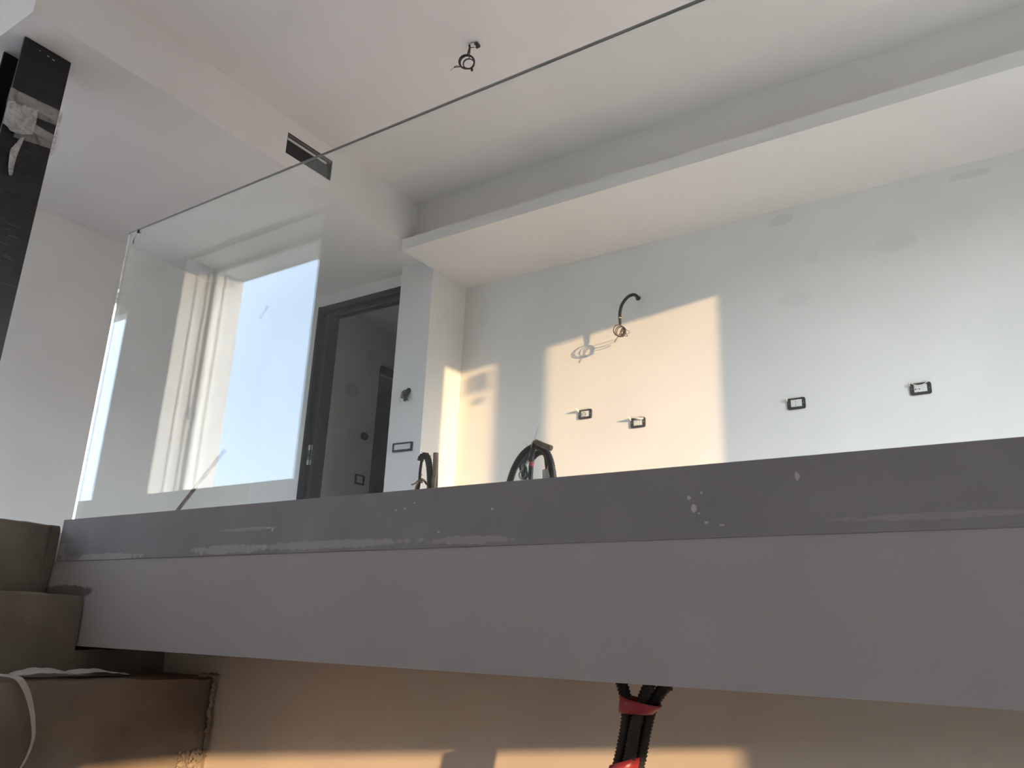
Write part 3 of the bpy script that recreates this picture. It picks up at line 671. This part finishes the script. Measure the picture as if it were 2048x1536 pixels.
cs = thing('wall_socket', (xq, 5.13, 1.295), 'rectangular framed socket low on the dim corridor wall', 'socket')
MB().box(xq+.0005, xq+.010, 5.070, 5.090, 1.250, 1.335).box(xq+.0005, xq+.010, 5.165, 5.186, 1.250, 1.335).box(xq+.0005, xq+.010, 5.090, 5.165, 1.250, 1.264).box(xq+.0005, xq+.010, 5.090, 5.165, 1.325, 1.335).build('frame', 'black_plastic', cs)
MB().box(xq+.0005, xq+.006, 5.0905, 5.1645, 1.2645, 1.3245).build('module', 'corridor_plaster', cs)
for z_ in (1.266, 1.105):
    q = thing('wall_plug', (XC, 4.41, z_), 'tiny dark fixing hole in the sunlit side of the wall return, %s' % ('upper one' if z_ > 1.2 else 'lower one'), 'plug')
    b = MB(); n = 8; b.add([(XC+xx, 4.405+(1.266-z_)*.11+.004*math.cos(2*math.pi*k/n), z_+.004*math.sin(2*math.pi*k/n)) for xx in (.0002, .002) for k in range(n)], [tuple(range(n)), tuple(range(2*n-1, n-1, -1))]+[(k, (k+1) % n, n+(k+1) % n, n+k) for k in range(n)]); b.build('plug', 'handle_dark', q)

# ------------------------------------------------------------------ conduit with wire coil on the wall
def coil(c, ax, ay, r, turns, wob, seed, start=None, end=None, n=26):
    rr = random.Random(seed); pts = [start] if start else []
    ph = rr.random()*.5
    nn = Vector(ax).cross(Vector(ay))
    for i in range(int(turns*n)+1):
        t = i/n; k = r*(1+wob*math.sin(t*2.1+ph)+wob*.5*math.sin(t*5.3)); a = math.pi/2+2*math.pi*t
        pts.append(Vector(c)+Vector(ax)*k*math.cos(a)+Vector(ay)*k*math.sin(a)*1.12+nn*(wob*r*1.3*math.sin(t*3.7+ph)))
    if end: pts += end
    return pts
H = Vector((.829, .557, 0)); V = Vector((0, 0, 1))
wc = thing('wall_conduit', (-2.274, W, 2.299), 'black corrugated conduit bending out of the wall with a wire coil', 'conduit')
P = spline([(-2.274, W-.002, 2.299), (-2.268, W-.05, 2.300), (-2.270, W-.100, 2.285), (-2.292, W-.135, 2.255), (-2.322, W-.150, 2.205), (-2.337, W-.152, 2.150), (-2.338, W-.150, 2.098)], 8)
MB().tube(P, .0115, 10, corr=(.007, .0015)).build('conduit', 'conduit_black', wc, smooth=True)
b = MB(); o_ = [(-2.272+.018*math.cos(2*math.pi*k/16), 2.298+.017*math.sin(2*math.pi*k/16)) for k in range(16)]; i_ = [(-2.272+.013*math.cos(2*math.pi*k/16), 2.299+.013*math.sin(2*math.pi*k/16)) for k in range(16)]
b.ring(o_, i_, W-.006, W-.0005); b.build('wall_ring', 'black_plastic', wc, smooth=False)
MB().tube([(-2.338, W-.150, 2.111), (-2.338, W-.150, 2.105)], .013, 10).build('tie', 'wire_clear', wc)
MB().tube([(-2.338, W-.150, 2.098), (-2.338, W-.149, 2.066)], .010, 8).build('sleeve', 'conduit_black', wc)
cc = Vector((-2.330, W-.150, 2.018))
for i, (r_, tn, sd) in enumerate(((.034, 1.9, 1), (.031, 1.6, 2), (.024, 1.6, 3))):
    st_ = Vector((-2.338, W-.149, 2.068)); off = Vector((.010*(i-1), -.010+.020*i/2, -.006*i))
    ax = (H*math.cos(.5*i)+Vector((.3*i, .2-.5*i, 0))).normalized()
    MB().tube(coil(cc+off, ax, V, r_, tn, .16, sd, start=st_), .0029, 6).build('wire', 'wire_grey', wc, smooth=True)
MB().tube(spline([cc+Vector((.012, 0, .03)), cc+Vector((.004, -.01, -.01)), cc+Vector((-.016, -.012, -.042)), cc+Vector((-.034, -.012, -.066)), cc+Vector((-.043, -.010, -.082))], 6), .0028, 6).build('wire_tail', 'wire_brown', wc, smooth=True)
MB().tube(spline([cc+Vector((.01, 0, .02)), cc+Vector((.012, .05, .022)), cc+Vector((.016, .095, .020)), cc+Vector((.010, .085, .004)), cc+Vector((.0, .02, -.004))], 8), .0018, 6).build('wire', 'wire_grey', wc, smooth=True)

MB().tube(spline([cc+Vector((.0, .0, .01)), cc+Vector((.005, .04, -.004)), cc+Vector((.010, .075, -.012)), cc+Vector((.006, .06, -.022)), cc+Vector((.0, .01, -.02))], 8), .0024, 6).build('wire', 'wire_grey', wc, smooth=True)
# ------------------------------------------------------------------ wire coil on the ceiling
cw = thing('ceiling_wire', (-2.357, 2.947, ZT), 'coiled black wire hanging from a clip in the ceiling', 'wire')
MB().box(-2.370, -2.344, 2.925, 2.960, ZT-.020, ZT-.0005).build('clip', 'black_plastic', cw, bevel=.004)
MB().tube([(-2.372, 2.938, ZT-.012), (-2.398, 2.922, ZT-.016)], .009, 8).build('terminal', 'black_plastic', cw)
MB().tube([(-2.360, 2.936, ZT-.012), (-2.385, 2.922, ZT-.014)], .010, 8).build('terminal_cover', 'socket_white', cw)
q0 = Vector((-2.392, 2.922, ZT-.022)); cc = q0+Vector((-.012, 0, -.092))
for i, (r_, tn, sd) in enumerate(((.041, 1.8, 4), (.038, 1.9, 5), (.029, 1.8, 9))):
    off = H*(.003*i+(.006 if i == 2 else 0))+V*(-.004*i-(.006 if i == 2 else 0))
    MB().tube(coil(cc+off, H, V, r_, tn, .07, sd, start=q0+H*.002*i), .0030, 6).build('wire', 'wire_grey', cw, smooth=True)
MB().tube([cc+H*.024+V*-.052, cc+H*.036+V*-.050], .009, 8).build('tie', 'black_plastic', cw)
for i in range(2):
    MB().tube(spline([cc+H*.02+V*-.046, cc+H*-.02+V*(-.040+.004*i), cc+H*-.052+V*(-.030-.008*i), cc+H*-.068+V*(-.038-.004*i)], 6), .0023, 6).build('wire_tail', 'wire_grey', cw, smooth=True)
MB().tube([cc+H*-.066+V*-.040, cc+H*-.088+V*-.062], .0018, 6).build('wire_end', 'wire_clear', cw, smooth=True)

# ------------------------------------------------------------------ conduit bundles rising from the mezzanine floor
def conduit(parent, pts, r, mat='conduit_black', pitch=.008, name='conduit'):
    return MB().tube(spline(pts, 8), r, 10, corr=(pitch, r*.20)).build(name, mat, parent, smooth=True)
def flat_wire(parent, pts, r=.0028, mat='wire_grey', name='wire'):
    return MB().tube(spline(pts, 8), r, 6).build(name, mat, parent, smooth=True)
Y1 = 2.40
b1 = thing('floor_conduits', (-2.01, Y1, ZF), 'small conduit bundle sticking up by the sunlit wall corner', 'conduits')
conduit(b1, [(-2.005, Y1, ZF), (-2.008, Y1, .45), (-2.012, Y1, .56), (-2.018, Y1-.006, .630), (-2.030, Y1-.012, .668), (-2.046, Y1-.02, .664), (-2.052, Y1-.022, .648)], .0145)
conduit(b1, [(-1.983, Y1, ZF), (-1.985, Y1, .5), (-1.988, Y1, .60)], .010)
MB().tube([(-1.984, Y1-.01, .40), (-1.986, Y1-.01, .585)], .010, 10).build('pipe', 'conduit_brown', b1)
MB().tube([(-1.986, Y1-.004, .585), (-1.991, Y1-.004, .678)], .0105, 12).build('pipe', 'conduit_brown', b1)
flat_wire(b1, [(-2.046, Y1-.02, .655), (-2.050, Y1-.02, .61), (-2.050, Y1-.02, .56), (-2.062, Y1-.02, .50), (-2.078, Y1-.02, .44), (-2.09, Y1-.02, .38)], .006, 'conduit_black')
flat_wire(b1, [(-2.05, Y1-.03, .42), (-2.058, Y1-.03, .53), (-2.046, Y1-.03, .562), (-2.030, Y1-.03, .575), (-2.018, Y1-.03, .565)], .0035, 'wire_brown')
flat_wire(b1, [(-2.080, Y1-.03, .556), (-2.062, Y1-.03, .560), (-2.044, Y1-.03, .572), (-2.025, Y1-.03, .560)], .003, 'wire_brown')
flat_wire(b1, [(-2.012, Y1-.02, .555), (-2.03, Y1-.02, .572), (-2.045, Y1-.02, .565), (-2.06, Y1-.02, .54), (-2.07, Y1-.02, .45)], .0045, 'conduit_black')
flat_wire(b1, [(-2.018, Y1, .668), (-2.004, Y1, .675), (-1.985, Y1, .652), (-1.962, Y1, .640), (-1.947, Y1, .625), (-1.955, Y1, .600), (-1.962, Y1, .578)], .0007, 'wire_clear')
b2 = thing('floor_conduits', (-1.53, Y1, ZF), 'large arching conduit bundle rising above the grey channel', 'conduits')
conduit(b2, [(-1.664, Y1-.02, ZF), (-1.648, Y1-.02, .45), (-1.622, Y1-.02, .56), (-1.588, Y1-.02, .620), (-1.550, Y1-.015, .652), (-1.515, Y1-.01, .656), (-1.487, Y1, .628), (-1.468, Y1, .575), (-1.460, Y1, .50), (-1.458, Y1, ZF)], .0135)
conduit(b2, [(-1.500, Y1+.03, ZF), (-1.500, Y1+.03, .54), (-1.504, Y1+.03, .60), (-1.515, Y1+.03, .640), (-1.545, Y1+.03, .645), (-1.58, Y1+.03, .62)], .0125)
conduit(b2, [(-1.521, Y1-.05, ZF), (-1.523, Y1-.05, .50), (-1.522, Y1-.05, .58), (-1.516, Y1-.05, .640), (-1.511, Y1-.045, .662)], .0095)
MB().tube([(-1.510, Y1-.05, .660), (-1.508, Y1-.05, .664), (-1.470, Y1-.05, .646), (-1.446, Y1-.05, .636), (-1.442, Y1-.05, .634)], .0098, 12).build('pipe', 'conduit_brown', b2, smooth=True)
for i, (a, r_) in enumerate(((0, .003), (.008, .003), (.016, .004), (-.006, .0025))):
    flat_wire(b2, [(-1.535+a*.3, Y1-.03, .645), (-1.560+a, Y1-.03, .610), (-1.578+a, Y1-.03, .585), (-1.566+a*.5, Y1-.03, .56+a), (-1.552, Y1-.03, .525), (-1.54+a, Y1-.03, .46)], r_, 'wire_grey' if i % 2 else 'wire_green')
for i in range(3):
    flat_wire(b2, [(-1.532, Y1-.04, .630-.01*i), (-1.548-.004*i, Y1-.04, .595), (-1.566+.010*i, Y1-.04, .572), (-1.578+.012*i, Y1-.04, .555), (-1.566+.006*i, Y1-.04, .538), (-1.552+.006*i, Y1-.04, .548), (-1.548, Y1-.04, .570)], .0028, 'wire_green' if i else 'wire_clear')
MB().tube([(-1.496, Y1+.012, .575), (-1.494, Y1+.012, .545)], .016, 12).build('tape_wrap', 'latch_white', b2)
MB().tube([(-1.517, Y1-.055, .592), (-1.519, Y1-.055, .578)], .0085, 10).build('tape_mark', 'red_tape', b2)
flat_wire(b2, [(-1.511, Y1-.05, .665), (-1.509, Y1-.05, .680), (-1.503, Y1-.05, .700), (-1.497, Y1-.05, .716)], .0012, 'wire_clear', 'wire_tail')
flat_wire(b2, [(-1.521, Y1-.055, .640), (-1.516, Y1-.06, .658), (-1.506, Y1-.06, .668), (-1.499, Y1-.055, .664)], .0016, 'wire_clear', 'wire_tail')
flat_wire(b2, [(-1.552, Y1-.02, .648), (-1.560, Y1-.02, .660), (-1.566, Y1-.02, .672)], .0009, 'wire_clear', 'wire_tail')
flat_wire(b2, [(-1.475, Y1, .60), (-1.480, Y1-.01, .57), (-1.472, Y1-.01, .545), (-1.482, Y1-.01, .52)], .003, 'wire_clear')

# ------------------------------------------------------------------ stick behind the glass
sk = thing('wooden_stick', (-2.33, 1.52, ZF), 'thin brown stick leaning behind the glass panel', 'stick')
MB().tube([(-2.300, 1.500, .284), (-1.840, 1.3425, .453)], .0055, 6).build('shaft', 'wood_stick', sk)
b = MB(); b.box(-2.335, -2.30, 1.50, 1.54, ZF, ZF+.006); b.build('foot', 'wood_stick', sk)

# ------------------------------------------------------------------ conduits hanging below the slab edge
YC = 1.365; KC = YC/1.480
lc = thing('hanging_conduits', (-.67, YC, -.06), 'black corrugated conduits bound with red tape under the slab edge', 'conduits')
conduit(lc, [(x_*KC, YC+(y_-YC)*.9, min(z_*KC, -.0607)) for x_, y_, z_ in ((-.744, YC, -.058), (-.740, YC, -.075), (-.731, YC, -.108), (-.733, YC, -.145), (-.743, YC, -.19), (-.752, YC, -.23), (-.775, YC, -.40), (-.80, YC, -.8))], .0115, pitch=.0062)
conduit(lc, [(x_*KC, YC+(y_-YC)*.9, min(z_*KC, -.0607)) for x_, y_, z_ in ((-.683, YC-.004, -.05), (-.687, YC-.004, -.074), (-.700, YC-.006, -.105), (-.710, YC-.012, -.145), (-.719, YC-.012, -.19), (-.728, YC-.012, -.23), (-.750, YC-.01, -.40), (-.775, YC-.01, -.8))], .0115, pitch=.0062)
conduit(lc, [(x_*KC, YC+(y_-YC)*.9, min(z_*KC, -.0607)) for x_, y_, z_ in ((-.652, YC+.012, -.05), (-.664, YC+.012, -.074), (-.686, YC+.012, -.105), (-.700, YC+.014, -.145), (-.709, YC+.012, -.19), (-.718, YC+.012, -.23), (-.738, YC+.012, -.40), (-.762, YC+.012, -.8))], .0115, pitch=.0062)
def tape(secs):
    b = MB(); n = 20; vs_ = []; f = []
    for (cx, cz, a, tilt) in secs:
        for k in range(n):
            t = 2*math.pi*k/n; vs_.append(((cx+a*math.cos(t))*KC, YC+.031*math.sin(t), (cz+tilt*math.cos(t))*KC))
    for i in range(len(secs)-1):
        for k in range(n): f.append((i*n+k, i*n+(k+1) % n, (i+1)*n+(k+1) % n, (i+1)*n+k))
    b.add(vs_, f); o = b.build('tape', 'red_tape', lc, smooth=True)
    s = o.modifiers.new('thick', 'SOLIDIFY'); s.thickness = .0008
tape([(-.7025, -.0965, .0395, -.008), (-.7070, -.105, .0370, -.006), (-.7110, -.113, .0340, -.003), (-.7135, -.1195, .0325, -.0005)])
tape([(-.7345, -.203, .0285, .009), (-.738, -.216, .0285, .006), (-.742, -.234, .0285, .002), (-.748, -.262, .0285, 0)])
